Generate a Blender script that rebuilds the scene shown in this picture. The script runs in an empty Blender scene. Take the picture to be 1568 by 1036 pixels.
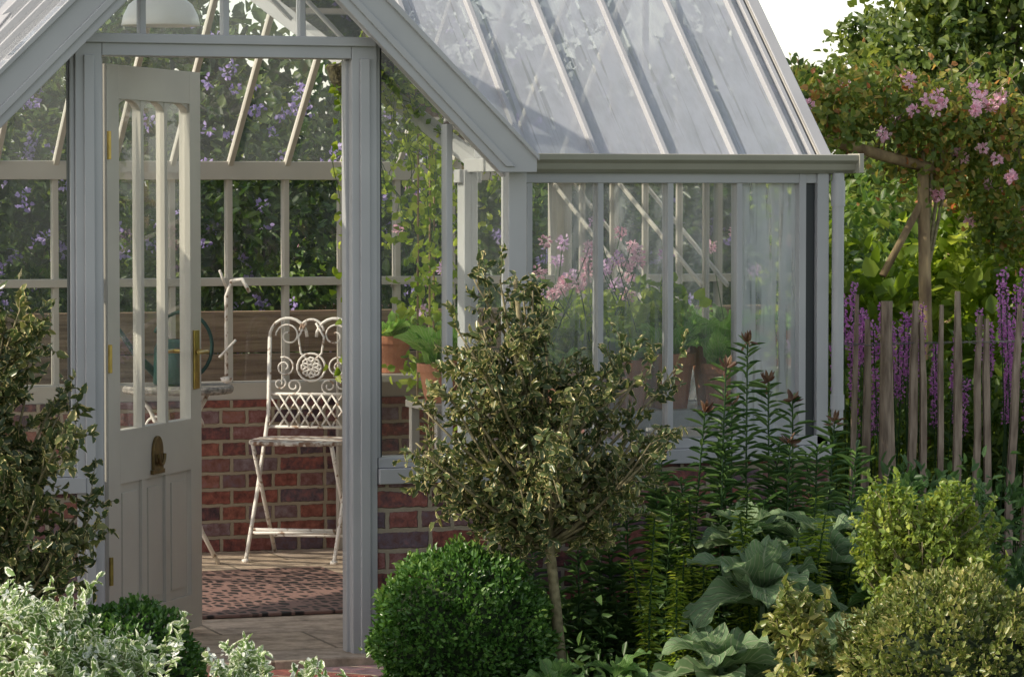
import bpy, math, numpy as np
from mathutils import Vector, Matrix
R = np.random.default_rng(7)
sc = bpy.context.scene
sc.view_settings.view_transform = 'Standard'
sc.view_settings.look = 'None'
sc.view_settings.exposure = 0

# ------------------------------------------------------------ materials
def newmat(name):
    m = bpy.data.materials.new(name); m.use_nodes = True
    nt = m.node_tree; nt.nodes.clear()
    o = nt.nodes.new('ShaderNodeOutputMaterial')
    return m, nt, o
def N(nt, t, **kw):
    n = nt.nodes.new(t)
    for k, v in kw.items(): setattr(n, k, v)
    return n
def c4(c): return (c[0], c[1], c[2], 1)
def ramp(nt, stops, interp='LINEAR'):
    r = nt.nodes.new('ShaderNodeValToRGB'); cr = r.color_ramp; cr.interpolation = interp
    while len(cr.elements) < len(stops): cr.elements.new(0.5)
    for e, (p, c) in zip(cr.elements, stops): e.position = p; e.color = c4(c)
    return r
def simple(name, c1, c2=None, rough=.5, scale=8, bump=0, metal=0, stretch=(1, 1, 1), detail=3, lo=.3, hi=.7, spec=.5):
    m, nt, o = newmat(name)
    p = N(nt, 'ShaderNodeBsdfPrincipled'); p.inputs['Roughness'].default_value = rough
    p.inputs['Metallic'].default_value = metal
    p.inputs['Specular IOR Level'].default_value = spec
    c2 = c2 or c1
    g = N(nt, 'ShaderNodeNewGeometry'); mp = N(nt, 'ShaderNodeMapping'); mp.inputs['Scale'].default_value = stretch
    nz = N(nt, 'ShaderNodeTexNoise'); nz.inputs['Scale'].default_value = scale; nz.inputs['Detail'].default_value = detail
    r = ramp(nt, [(lo, c1), (hi, c2)])
    L = nt.links
    L.new(g.outputs['Position'], mp.inputs[0]); L.new(mp.outputs[0], nz.inputs['Vector'])
    L.new(nz.outputs['Fac'], r.inputs[0]); L.new(r.outputs[0], p.inputs['Base Color'])
    if bump:
        b = N(nt, 'ShaderNodeBump'); b.inputs['Strength'].default_value = bump; b.inputs['Distance'].default_value = .01
        L.new(nz.outputs['Fac'], b.inputs['Height']); L.new(b.outputs[0], p.inputs['Normal'])
    L.new(p.outputs[0], o.inputs[0])
    return m
def leafmat(name, stops, edge=None, edge_at=.55, tr=.3, rough=.42, tcol=None):
    m, nt, o = newmat(name); L = nt.links
    a = N(nt, 'ShaderNodeAttribute', attribute_name='rnd')
    r = ramp(nt, stops); L.new(a.outputs['Fac'], r.inputs[0]); col = r.outputs[0]
    if edge:
        e = N(nt, 'ShaderNodeAttribute', attribute_name='edge')
        nz = N(nt, 'ShaderNodeTexNoise'); nz.inputs['Scale'].default_value = 90
        nz.inputs['Detail'].default_value = 0
        ad = N(nt, 'ShaderNodeMath', operation='ADD'); L.new(e.outputs['Fac'], ad.inputs[0])
        sub = N(nt, 'ShaderNodeMath', operation='MULTIPLY_ADD'); L.new(nz.outputs['Fac'], sub.inputs[0]); sub.inputs[1].default_value = .8; sub.inputs[2].default_value = -.4
        L.new(sub.outputs[0], ad.inputs[1])
        ga = N(nt, 'ShaderNodeMath', operation='GREATER_THAN'); L.new(ad.outputs[0], ga.inputs[0]); ga.inputs[1].default_value = edge_at
        mx = N(nt, 'ShaderNodeMix', data_type='RGBA'); L.new(ga.outputs[0], mx.inputs['Factor']); L.new(col, mx.inputs['A']); mx.inputs['B'].default_value = c4(edge)
        col = mx.outputs['Result']
    p = N(nt, 'ShaderNodeBsdfPrincipled'); p.inputs['Roughness'].default_value = rough
    p.inputs['Specular IOR Level'].default_value = .4
    L.new(col, p.inputs['Base Color'])
    t = N(nt, 'ShaderNodeBsdfTranslucent')
    hs = N(nt, 'ShaderNodeHueSaturation'); hs.inputs['Saturation'].default_value = 1.1; hs.inputs['Value'].default_value = 1.9; hs.inputs['Hue'].default_value = .485
    L.new(col, hs.inputs['Color']); L.new(hs.outputs[0], t.inputs[0])
    ms = N(nt, 'ShaderNodeMixShader'); ms.inputs[0].default_value = tr
    L.new(p.outputs[0], ms.inputs[1]); L.new(t.outputs[0], ms.inputs[2]); L.new(ms.outputs[0], o.inputs[0])
    return m
def glassmat(name, base=.05, fog=.5, scale=3, lo=.45, hi=.75, tint=(.94, .97, .96), streak=(1, 1, .25), fcol=(.75, .8, .85), bottom=None, gl=.9, runs=.55, rs=(42, 3, 3), r0=.33, r1=.48, plain=False, wet=None):
    m, nt, o = newmat(name); L = nt.links
    g = N(nt, 'ShaderNodeNewGeometry')
    f = None
    if not plain:
        mp = N(nt, 'ShaderNodeMapping'); mp.inputs['Scale'].default_value = streak
        L.new(g.outputs['Position'], mp.inputs[0])
        nz = N(nt, 'ShaderNodeTexNoise'); nz.inputs['Scale'].default_value = scale; nz.inputs['Detail'].default_value = 4; nz.inputs['Roughness'].default_value = .65
        L.new(mp.outputs[0], nz.inputs['Vector'])
        mr = N(nt, 'ShaderNodeMapRange'); mr.inputs['From Min'].default_value = lo; mr.inputs['From Max'].default_value = hi
        mr.inputs['To Min'].default_value = base; mr.inputs['To Max'].default_value = fog
        L.new(nz.outputs['Fac'], mr.inputs['Value']); f = mr.outputs[0]
        if runs < 1:
            mp2 = N(nt, 'ShaderNodeMapping'); mp2.inputs['Scale'].default_value = rs; L.new(g.outputs['Position'], mp2.inputs[0])
            n2 = N(nt, 'ShaderNodeTexNoise'); n2.inputs['Scale'].default_value = 1; n2.inputs['Detail'].default_value = 2; L.new(mp2.outputs[0], n2.inputs['Vector'])
            m2 = N(nt, 'ShaderNodeMapRange'); m2.inputs['From Min'].default_value = r0; m2.inputs['From Max'].default_value = r1
            m2.inputs['To Min'].default_value = runs; m2.inputs['To Max'].default_value = 1; L.new(n2.outputs['Fac'], m2.inputs['Value'])
            mu = N(nt, 'ShaderNodeMath', operation='MULTIPLY'); L.new(f, mu.inputs[0]); L.new(m2.outputs[0], mu.inputs[1]); f = mu.outputs[0]
        if bottom:
            sx = N(nt, 'ShaderNodeSeparateXYZ'); L.new(g.outputs['Position'], sx.inputs[0])
            b = N(nt, 'ShaderNodeMapRange'); b.inputs['From Min'].default_value = bottom[0]; b.inputs['From Max'].default_value = bottom[1]
            b.inputs['To Min'].default_value = bottom[2]; b.inputs['To Max'].default_value = 0
            L.new(sx.outputs['Z'], b.inputs['Value'])
            ad = N(nt, 'ShaderNodeMath', operation='ADD'); L.new(f, ad.inputs[0]); L.new(b.outputs[0], ad.inputs[1]); ad.use_clamp = True; f = ad.outputs[0]
    tr = N(nt, 'ShaderNodeBsdfTransparent'); tr.inputs[0].default_value = c4(tint)
    gs = N(nt, 'ShaderNodeBsdfGlossy'); gs.inputs['Roughness'].default_value = .02; gs.inputs[0].default_value = (gl, gl, gl, 1)
    fr = N(nt, 'ShaderNodeFresnel'); fr.inputs['IOR'].default_value = 1.5
    m1 = N(nt, 'ShaderNodeMixShader'); L.new(fr.outputs[0], m1.inputs[0]); L.new(tr.outputs[0], m1.inputs[1]); L.new(gs.outputs[0], m1.inputs[2])
    df = N(nt, 'ShaderNodeBsdfDiffuse'); df.inputs[0].default_value = c4(fcol)
    tl = N(nt, 'ShaderNodeBsdfTranslucent'); tl.inputs[0].default_value = c4(fcol)
    md = N(nt, 'ShaderNodeMixShader'); md.inputs[0].default_value = .5; L.new(df.outputs[0], md.inputs[1]); L.new(tl.outputs[0], md.inputs[2])
    mf = N(nt, 'ShaderNodeMixShader'); L.new(m1.outputs[0], mf.inputs[1]); L.new(md.outputs[0], mf.inputs[2])
    if f: L.new(f, mf.inputs[0])
    else: mf.inputs[0].default_value = base
    L.new(mf.outputs[0], o.inputs[0])
    return m
def brickmat(name, ramp_stops, mortar, bw, rh, ms, bump=.6, off=.5, rough=.85, plane='wall', nscale=25):
    m, nt, o = newmat(name); L = nt.links
    g = N(nt, 'ShaderNodeNewGeometry'); s = N(nt, 'ShaderNodeSeparateXYZ'); L.new(g.outputs['Position'], s.inputs[0])
    cb = N(nt, 'ShaderNodeCombineXYZ')
    if plane == 'wall':
        ad = N(nt, 'ShaderNodeMath', operation='ADD'); L.new(s.outputs['X'], ad.inputs[0]); L.new(s.outputs['Y'], ad.inputs[1])
        L.new(ad.outputs[0], cb.inputs[0]); L.new(s.outputs['Z'], cb.inputs[1])
    else:
        L.new(s.outputs['X'], cb.inputs[0]); L.new(s.outputs['Y'], cb.inputs[1])
    nzd = N(nt, 'ShaderNodeTexNoise'); nzd.inputs['Scale'].default_value = 30; nzd.inputs['Detail'].default_value = 4; L.new(g.outputs['Position'], nzd.inputs['Vector'])
    sc_ = N(nt, 'ShaderNodeVectorMath', operation='SCALE'); sc_.inputs['Scale'].default_value = .013; L.new(nzd.outputs['Color'], sc_.inputs[0])
    av = N(nt, 'ShaderNodeVectorMath', operation='ADD'); L.new(cb.outputs[0], av.inputs[0]); L.new(sc_.outputs[0], av.inputs[1])
    b = N(nt, 'ShaderNodeTexBrick'); b.offset = off
    b.inputs['Scale'].default_value = 1; b.inputs['Brick Width'].default_value = bw; b.inputs['Row Height'].default_value = rh
    b.inputs['Mortar Size'].default_value = ms; b.inputs['Mortar Smooth'].default_value = .35
    b.inputs['Color1'].default_value = (0, 0, 0, 1); b.inputs['Color2'].default_value = (1, 1, 1, 1); b.inputs['Mortar'].default_value = (.5, .5, .5, 1)
    if plane == 'wall': b.squash = .55; b.squash_frequency = 2
    L.new(av.outputs[0], b.inputs['Vector'])
    nz = N(nt, 'ShaderNodeTexNoise'); nz.inputs['Scale'].default_value = nscale; nz.inputs['Detail'].default_value = 6; nz.inputs['Roughness'].default_value = .7; L.new(g.outputs['Position'], nz.inputs['Vector'])
    # mottled faces: the tone lookup drifts inside each brick
    dr = N(nt, 'ShaderNodeMath', operation='MULTIPLY_ADD'); L.new(nz.outputs['Fac'], dr.inputs[0]); dr.inputs[1].default_value = .5; dr.inputs[2].default_value = -.25
    ac = N(nt, 'ShaderNodeMath', operation='ADD'); L.new(b.outputs['Color'], ac.inputs[0]); L.new(dr.outputs[0], ac.inputs[1])
    r = ramp(nt, ramp_stops); L.new(ac.outputs[0], r.inputs[0])
    hv = N(nt, 'ShaderNodeMapRange'); hv.inputs['From Min'].default_value = .3; hv.inputs['From Max'].default_value = .7; hv.inputs['To Min'].default_value = .4; hv.inputs['To Max'].default_value = 1.6
    L.new(nz.outputs['Fac'], hv.inputs['Value'])
    mul = N(nt, 'ShaderNodeVectorMath', operation='SCALE'); L.new(r.outputs[0], mul.inputs[0]); L.new(hv.outputs[0], mul.inputs['Scale'])
    mx = N(nt, 'ShaderNodeMix', data_type='RGBA'); L.new(b.outputs['Fac'], mx.inputs['Factor']); L.new(mul.outputs[0], mx.inputs['A']); mx.inputs['B'].default_value = c4(mortar)
    p = N(nt, 'ShaderNodeBsdfPrincipled'); p.inputs['Roughness'].default_value = rough; L.new(mx.outputs['Result'], p.inputs['Base Color'])
    hh = N(nt, 'ShaderNodeMath', operation='MULTIPLY_ADD'); L.new(b.outputs['Fac'], hh.inputs[0]); hh.inputs[1].default_value = -1; L.new(nz.outputs['Fac'], hh.inputs[2])
    bp = N(nt, 'ShaderNodeBump'); bp.inputs['Strength'].default_value = bump; bp.inputs['Distance'].default_value = .008
    L.new(hh.outputs[0], bp.inputs['Height']); L.new(bp.outputs[0], p.inputs['Normal']); L.new(p.outputs[0], o.inputs[0])
    return m

PAINT = simple('grey_paint', (.37, .37, .39), (.44, .44, .455), rough=.36, scale=3)
CREAM = simple('stone_paint', (.43, .40, .36), (.50, .47, .42), rough=.36, scale=3)
GUTTER = simple('gutter_paint', (.34, .325, .27), (.40, .385, .33), rough=.4, scale=4)
DARK = simple('near_black', (.03, .035, .04), rough=.5)
BRICK = brickmat('brickwork', [(0, (.07, .045, .06)), (.2, (.22, .07, .055)), (.42, (.28, .11, .08)), (.6, (.12, .09, .115)), (.75, (.24, .08, .065)), (1, (.19, .15, .17))], (.34, .285, .215), .225, .074, .010, bump=.9)
FLOOR = brickmat('stone_paving', [(0, (.38, .29, .22)), (.5, (.46, .36, .27)), (1, (.36, .29, .24))], (.2, .16, .12), .62, .48, .008, bump=.3, plane='floor', nscale=9)
WOODB = simple('weathered_boards', (.20, .12, .075), (.44, .30, .19), rough=.8, scale=6, stretch=(.6, 1, 9), bump=.3)
STAKE = simple('chestnut_paling', (.13, .09, .065), (.40, .31, .235), rough=.85, scale=14, stretch=(3, 3, .5), bump=.5)
POLE = simple('rustic_pole', (.14, .09, .05), (.38, .28, .15), rough=.85, scale=10, stretch=(2, 2, .6), bump=.5)
BARK = simple('bark', (.12, .10, .05), (.30, .26, .15), rough=.85, scale=40, bump=.6)
SOIL = simple('soil', (.018, .012, .008), (.06, .042, .03), rough=.95, scale=30, bump=.8)
GRASS = simple('grass', (.03, .055, .015), (.07, .12, .03), rough=.9, scale=2)
BRASS = simple('aged_brass', (.55, .40, .12), (.35, .26, .09), rough=.3, metal=1, scale=30)
BRONZE = simple('tarnished_brass', (.22, .15, .06), (.12, .085, .04), rough=.45, metal=.8, scale=30)
WHITEI = simple('white_iron', (.30, .20, .14), (.78, .74, .70), rough=.55, scale=35, bump=.2, lo=.34, hi=.44)
RUSTW = simple('worn_white_seat', (.22, .13, .09), (.66, .62, .58), rough=.7, scale=30, bump=.3, lo=.42, hi=.56)
TERRA = simple('terracotta', (.30, .11, .06), (.50, .22, .12), rough=.8, scale=12, bump=.1)
GREENM = simple('green_enamel', (.005, .035, .03), (.012, .055, .045), rough=.35, scale=5)
ENAMEL = simple('white_enamel', (.75, .75, .72), (.82, .82, .8), rough=.3, scale=4)
WIRE = simple('galvanised_wire', (.2, .19, .18), rough=.5, metal=.6)
BASKET = simple('moss_basket', (.02, .018, .01), (.08, .07, .03), rough=.95, scale=60, bump=1)
TABLET = simple('mosaic_table_top', (.10, .09, .085), (.42, .38, .34), rough=.5, scale=60, bump=.2)
GL_FRONT = glassmat('front_glass', .04, .38, 2.4, .42, .74, bottom=(.65, 1.0, .20), fcol=(.72, .76, .80), runs=.45)
GL_CLEAR = glassmat('clear_glass', .03, plain=True)
GL_SIDE = glassmat('misted_glass', .28, .60, 2.2, .38, .65, bottom=(.65, 1.1, .25), runs=.45)
GL_ROOF = glassmat('condensation_roof_glass', .78, .97, 9, .36, .60, streak=(1.6, .5, .5), fcol=(.63, .665, .76), gl=.8, runs=.72, rs=(55, 1.6, 1.6), r0=.33, r1=.40)
GL_BROOF = glassmat('back_roof_glass', .10, fcol=(.7, .72, .75), plain=True)

# ------------------------------------------------------------ mesh helpers
def link(o, parent=None):
    sc.collection.objects.link(o)
    if parent: o.parent = parent
    return o
def empty(name, loc=(0, 0, 0)):
    e = bpy.data.objects.new(name, None); e.location = (0, 0, 0); e.empty_display_size = .2
    return link(e)
class B:
    def __init__(s): s.v = []; s.f = []
    def add(s, vs, fs):
        n = len(s.v); s.v += [tuple(v) for v in vs]; s.f += [tuple(i + n for i in f) for f in fs]
    def box(s, x0, x1, y0, y1, z0, z1):
        vs = [(x, y, z) for z in (z0, z1) for y in (y0, y1) for x in (x0, x1)]
        s.add(vs, [(0, 2, 3, 1), (4, 5, 7, 6), (0, 1, 5, 4), (2, 6, 7, 3), (0, 4, 6, 2), (1, 3, 7, 5)])
    def beam(s, p, q, w, h, up=(0, 0, 1)):
        p = Vector(p); q = Vector(q); d = (q - p).normalized(); u = Vector(up)
        sd = d.cross(u).normalized() * w / 2; uu = sd.cross(d).normalized() * h / 2
        vs = [a + b * sd + c * uu for a in (p, q) for c in (-1, 1) for b in (-1, 1)]
        s.add(vs, [(0, 1, 3, 2), (4, 6, 7, 5), (0, 4, 5, 1), (2, 3, 7, 6), (0, 2, 6, 4), (1, 5, 7, 3)])
    def tube(s, pts, r, seg=6, cap=True):
        pts = [Vector(p) for p in pts]; n = len(pts)
        rs = list(r) if hasattr(r, '__len__') else [r] * n
        prev = None; vs = []
        for i, p in enumerate(pts):
            d = (pts[min(i + 1, n - 1)] - pts[max(i - 1, 0)])
            if d.length < 1e-9: d = Vector((0, 0, 1))
            d.normalize()
            if prev is None:
                a = Vector((0, 0, 1)) if abs(d.z) < .9 else Vector((1, 0, 0)); u = d.cross(a).normalized()
            else:
                u = (prev - d * prev.dot(d))
                if u.length < 1e-6: u = d.orthogonal()
                u.normalize()
            prev = u; w = d.cross(u)
            for k in range(seg):
                a = 2 * math.pi * k / seg
                vs.append(p + (u * math.cos(a) + w * math.sin(a)) * rs[i])
        fs = [(i * seg + k, i * seg + (k + 1) % seg, (i + 1) * seg + (k + 1) % seg, (i + 1) * seg + k) for i in range(n - 1) for k in range(seg)]
        if cap: fs += [tuple(range(seg))[::-1], tuple((n - 1) * seg + k for k in range(seg))]
        s.add(vs, fs)
    def lathe(s, prof, c, seg=24):
        vs = [(c[0] + r * math.cos(2 * math.pi * k / seg), c[1] + r * math.sin(2 * math.pi * k / seg), c[2] + z) for r, z in prof for k in range(seg)]
        fs = [(i * seg + k, i * seg + (k + 1) % seg, (i + 1) * seg + (k + 1) % seg, (i + 1) * seg + k) for i in range(len(prof) - 1) for k in range(seg)]
        s.add(vs, fs)
    def prism_y(s, poly, y0, y1):
        n = len(poly); vs = [(x, y0, z) for x, z in poly] + [(x, y1, z) for x, z in poly]
        s.add(vs, [tuple(range(n)), tuple(range(2 * n - 1, n - 1, -1))] + [(i, i + n, (i + 1) % n + n, (i + 1) % n) for i in range(n)])
    def obj(s, name, mat, parent=None, bevel=0, smooth=False):
        me = bpy.data.meshes.new(name); me.from_pydata(s.v, [], s.f); me.materials.append(mat)
        if smooth: me.polygons.foreach_set('use_smooth', [True] * len(me.polygons))
        me.update()
        o = bpy.data.objects.new(name, me)
        if bevel:
            b = o.modifiers.new('bevel', 'BEVEL'); b.width = bevel; b.segments = 2; b.limit_method = 'ANGLE'
        return link(o, parent)
def nrm(a): return a / np.maximum(np.linalg.norm(a, axis=-1, keepdims=True), 1e-9)
def leaves(name, P, D, Nn, L, W, mat, parent=None, fold=.25, curl=.15, rnd=None):
    P = np.asarray(P, float); n = len(P); D = nrm(np.asarray(D, float)); Nn = np.asarray(Nn, float)
    S = nrm(np.cross(D, Nn)); Nn = nrm(np.cross(S, D))
    L = np.broadcast_to(np.asarray(L, float), (n,))[:, None]; W = np.broadcast_to(np.asarray(W, float), (n,))[:, None]
    V = np.empty((n, 6, 3))
    V[:, 0] = P; V[:, 3] = P + D * L - Nn * curl * L
    V[:, 1] = P + D * .3 * L + S * W * .5 + Nn * fold * W; V[:, 5] = P + D * .3 * L - S * W * .5 + Nn * fold * W
    V[:, 2] = P + D * .7 * L + S * W * .4 + Nn * (fold * W * .8 - curl * L * .4); V[:, 4] = P + D * .7 * L - S * W * .4 + Nn * (fold * W * .8 - curl * L * .4)
    idx = (np.arange(n) * 6)[:, None] + np.array([0, 5, 4, 3, 0, 3, 2, 1])[None]
    me = bpy.data.meshes.new(name); me.vertices.add(n * 6); me.vertices.foreach_set('co', V.ravel())
    me.loops.add(n * 8); me.loops.foreach_set('vertex_index', idx.ravel().astype(np.int32))
    me.polygons.add(n * 2); me.polygons.foreach_set('loop_start', np.arange(0, n * 8, 4, dtype=np.int32))
    me.update(calc_edges=True)
    a = me.attributes.new('rnd', 'FLOAT', 'POINT'); rr = R.random(n) if rnd is None else rnd; a.data.foreach_set('value', np.repeat(rr, 6).astype(np.float32))
    e = me.attributes.new('edge', 'FLOAT', 'POINT'); e.data.foreach_set('value', np.tile([0, 1, 1, .75, 1, 1], n).astype(np.float32))
    me.materials.append(mat); me.validate()
    return link(bpy.data.objects.new(name, me), parent)
def rdir(n): return nrm(R.normal(size=(n, 3)))
def cloud(blobs, n, nclump, cr, shell=.45):
    b = np.array(blobs, float); vol = b[:, 3] * b[:, 5]; w = vol / vol.sum()
    bi = R.choice(len(b), nclump, p=w); d = rdir(nclump)
    rad = shell + (1 - shell) * R.random(nclump) ** .6
    C = b[bi, :3] + d * rad[:, None] * b[bi, 3:]
    ci = R.integers(0, nclump, n); s = cr * (.5 + R.random(nclump))
    off = R.normal(size=(n, 3)) * s[ci][:, None]
    P = C[ci] + off; out = nrm(P - b[bi[ci], :3])
    tint = R.random(nclump)[ci]
    return P, out, tint
def foliage(name, blobs, n, nclump, cr, L, W, mat, parent=None, shell=.45, up=.3):
    P, out, tint = cloud(blobs, n, nclump, cr, shell)
    D = nrm(out * .6 + rdir(n) * .9 + np.array([0, 0, up])); Nn = nrm(out + rdir(n) * .7 + np.array([0, 0, .5]))
    s = .6 + .8 * R.random(n)
    return leaves(name, P, D, Nn, L * s, W * s, mat, parent, rnd=np.clip(.6 * tint + .5 * R.random(n) - .05, 0, 1))
def shrub(name, base, top, env, nb, nt, nl, LL, LW, mat, tr=.02, twig=(.07, .15), parent=None, b0=.35, upb=.5, wood=None):
    par = parent or empty(name); T = B(); base = np.array(base); top = np.array(top)
    tp = [base + (top - base) * t + np.array([math.sin(t * 5) * .012, math.cos(t * 4) * .01, 0]) for t in np.linspace(0, 1, 9)]
    T.tube(tp, np.linspace(tr, tr * .35, 9), 8)
    env = np.array(env, float); w = env[:, 3] * env[:, 5]; w /= w.sum(); Pl, Dl, Nl, Rl = [], [], [], []
    tips = []
    for i in range(nb):
        e = env[R.choice(len(env), p=w)]; d = rdir(1)[0]; end = e[:3] + d * e[3:] * (.35 + .65 * R.random() ** .5)
        t = np.clip((end[2] - base[2]) / (top[2] - base[2]) - .15 - .2 * R.random(), b0, .97); st = base + (top - base) * t
        mid = (st + end) / 2 + np.array([0, 0, -.04]) + R.normal(size=3) * .02
        pts = [(1 - q) ** 2 * st + 2 * q * (1 - q) * mid + q * q * end for q in np.linspace(0, 1, 6)]
        T.tube(pts, np.linspace(tr * .4, tr * .12, 6), 4)
        tint = R.random()
        for j in range(nt):
            q = .35 + .65 * R.random(); p = (1 - q) ** 2 * st + 2 * q * (1 - q) * mid + q * q * end
            out = nrm(p - e[:3]); dd = nrm(out * .5 + R.normal(size=3) * .55 + np.array([0, 0, upb])); ln = R.uniform(*twig)
            T.tube([p, p + dd * ln * .5, p + dd * ln], [tr * .1, tr * .08, tr * .05], 3, cap=False)
            tips.append(p + dd * ln)
            for k in range(nl):
                u = .15 + .85 * (k + R.random()) / nl; pp = p + dd * ln * u
                ld = nrm(dd * .6 + R.normal(size=3) * .75); Pl.append(pp); Dl.append(ld); Nl.append(nrm(dd + R.normal(size=3) * .5)); Rl.append(np.clip(.5 * tint + .5 * R.random(), 0, 1))
    T.obj('branches', wood or BARK, par, smooth=True)
    n = len(Pl); s = .65 + .6 * R.random(n)
    leaves('leaves', Pl, Dl, Nl, LL * s, LW * s, mat, par, rnd=np.array(Rl)); par_tips[par.name] = tips; return par
par_tips = {}

# leaf materials
M_HOLLY = leafmat('variegated_holly_leaf', [(0, (.045, .07, .03)), (.6, (.09, .125, .045)), (1, (.20, .20, .07))], edge=(.64, .54, .26), edge_at=.92, tr=.25, rough=.28)
M_BOX = leafmat('box_leaf', [(0, (.03, .085, .016)), (.6, (.08, .18, .038)), (1, (.23, .34, .09))], tr=.25, rough=.28)
M_BOXV = leafmat('variegated_box_leaf', [(0, (.08, .12, .03)), (.6, (.18, .22, .055)), (1, (.40, .36, .13))], edge=(.62, .52, .26), edge_at=.98, tr=.25, rough=.34)
M_BOXY = leafmat('golden_box_leaf', [(0, (.10, .17, .03)), (.6, (.21, .28, .05)), (1, (.38, .42, .10))], edge=(.55, .55, .22), edge_at=1.1, tr=.3)
M_WHITE = leafmat('white_variegated_leaf', [(0, (.10, .18, .06)), (.6, (.20, .30, .10)), (1, (.5, .58, .36))], edge=(.80, .82, .68), edge_at=.80, tr=.3)
M_WFLOWER = leafmat('white_petal', [(0, (.78, .80, .76)), (1, (.85, .85, .82))], tr=.3)
M_DARK = leafmat('background_leaf', [(0, (.010, .028, .008)), (.5, (.035, .075, .018)), (1, (.13, .19, .045))], tr=.35)
M_MID = leafmat('garden_leaf', [(0, (.035, .075, .018)), (.5, (.08, .15, .03)), (1, (.20, .27, .06))], tr=.42)
M_LIME = leafmat('lime_leaf', [(0, (.08, .15, .02)), (.5, (.18, .27, .04)), (1, (.36, .43, .09))], tr=.5)
M_LILY = leafmat('lily_leaf', [(0, (.04, .09, .03)), (.5, (.08, .155, .05)), (1, (.15, .24, .08))], tr=.35)
M_ROSE = leafmat('rose_leaf', [(0, (.07, .12, .03)), (.55, (.17, .23, .05)), (.8, (.32, .28, .07)), (1, (.42, .18, .08))], tr=.45)
M_TREE = leafmat('tree_leaf', [(0, (.03, .06, .016)), (.5, (.09, .135, .03)), (1, (.22, .26, .06))], tr=.4)
M_PINK = leafmat('pink_petal', [(0, (.62, .32, .42)), (1, (.85, .62, .68))], tr=.3)
M_LILAC = leafmat('lilac_petal', [(0, (.54, .34, .54)), (1, (.76, .58, .76))], tr=.3)
M_PURPLE = leafmat('purple_petal', [(0, (.26, .18, .42)), (1, (.50, .40, .68))], tr=.3)
M_LOOSE = leafmat('loosestrife_petal', [(0, (.38, .12, .36)), (1, (.62, .32, .56))], tr=.35)
M_BUD = leafmat('bronze_bud', [(0, (.08, .035, .025)), (1, (.18, .11, .06))], tr=.2)
def bigleafmat(name, a, b, vein):
    m, nt, o = newmat(name); L = nt.links
    u = N(nt, 'ShaderNodeAttribute', attribute_name='lu'); v = N(nt, 'ShaderNodeAttribute', attribute_name='lv')
    ab = N(nt, 'ShaderNodeMath', operation='ABSOLUTE'); L.new(v.outputs['Fac'], ab.inputs[0])
    ma = N(nt, 'ShaderNodeMath', operation='MULTIPLY_ADD'); L.new(ab.outputs[0], ma.inputs[0]); ma.inputs[1].default_value = -.35; L.new(u.outputs['Fac'], ma.inputs[2])
    mu = N(nt, 'ShaderNodeMath', operation='MULTIPLY'); L.new(ma.outputs[0], mu.inputs[0]); mu.inputs[1].default_value = 9
    pp = N(nt, 'ShaderNodeMath', operation='PINGPONG'); L.new(mu.outputs[0], pp.inputs[0]); pp.inputs[1].default_value = .5
    mn = N(nt, 'ShaderNodeMath', operation='MINIMUM'); ab2 = N(nt, 'ShaderNodeMath', operation='MULTIPLY'); L.new(ab.outputs[0], ab2.inputs[0]); ab2.inputs[1].default_value = 1.4
    L.new(pp.outputs[0], mn.inputs[0]); L.new(ab2.outputs[0], mn.inputs[1])
    mr = N(nt, 'ShaderNodeMapRange'); L.new(mn.outputs[0], mr.inputs['Value']); mr.inputs['From Min'].default_value = .02; mr.inputs['From Max'].default_value = .14
    g = N(nt, 'ShaderNodeNewGeometry'); nz = N(nt, 'ShaderNodeTexNoise'); nz.inputs['Scale'].default_value = 22; nz.inputs['Detail'].default_value = 3; L.new(g.outputs['Position'], nz.inputs['Vector'])
    r = ramp(nt, [(.3, a), (.7, b)]); L.new(nz.outputs['Fac'], r.inputs[0])
    mx = N(nt, 'ShaderNodeMix', data_type='RGBA'); L.new(mr.outputs[0], mx.inputs['Factor']); mx.inputs['A'].default_value = c4(vein); L.new(r.outputs[0], mx.inputs['B'])
    p = N(nt, 'ShaderNodeBsdfPrincipled'); p.inputs['Roughness'].default_value = .6; L.new(mx.outputs['Result'], p.inputs['Base Color'])
    bp = N(nt, 'ShaderNodeBump'); bp.inputs['Strength'].default_value = .8; bp.inputs['Distance'].default_value = .006; L.new(mr.outputs[0], bp.inputs['Height']); L.new(bp.outputs[0], p.inputs['Normal'])
    t = N(nt, 'ShaderNodeBsdfTranslucent'); hs = N(nt, 'ShaderNodeHueSaturation'); hs.inputs['Value'].default_value = 1.8; L.new(mx.outputs['Result'], hs.inputs['Color']); L.new(hs.outputs[0], t.inputs[0])
    ms = N(nt, 'ShaderNodeMixShader'); ms.inputs[0].default_value = .3; L.new(p.outputs[0], ms.inputs[1]); L.new(t.outputs[0], ms.inputs[2]); L.new(ms.outputs[0], o.inputs[0])
    return m
M_MULL = bigleafmat('mullein_leaf', (.12, .20, .09), (.20, .30, .15), (.36, .42, .26))
M_LETT = bigleafmat('lettuce_leaf', (.18, .36, .05), (.30, .50, .10), (.45, .58, .20))
M_BROAD = bigleafmat('broad_leaf', (.09, .19, .05), (.15, .28, .08), (.28, .38, .15))
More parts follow.
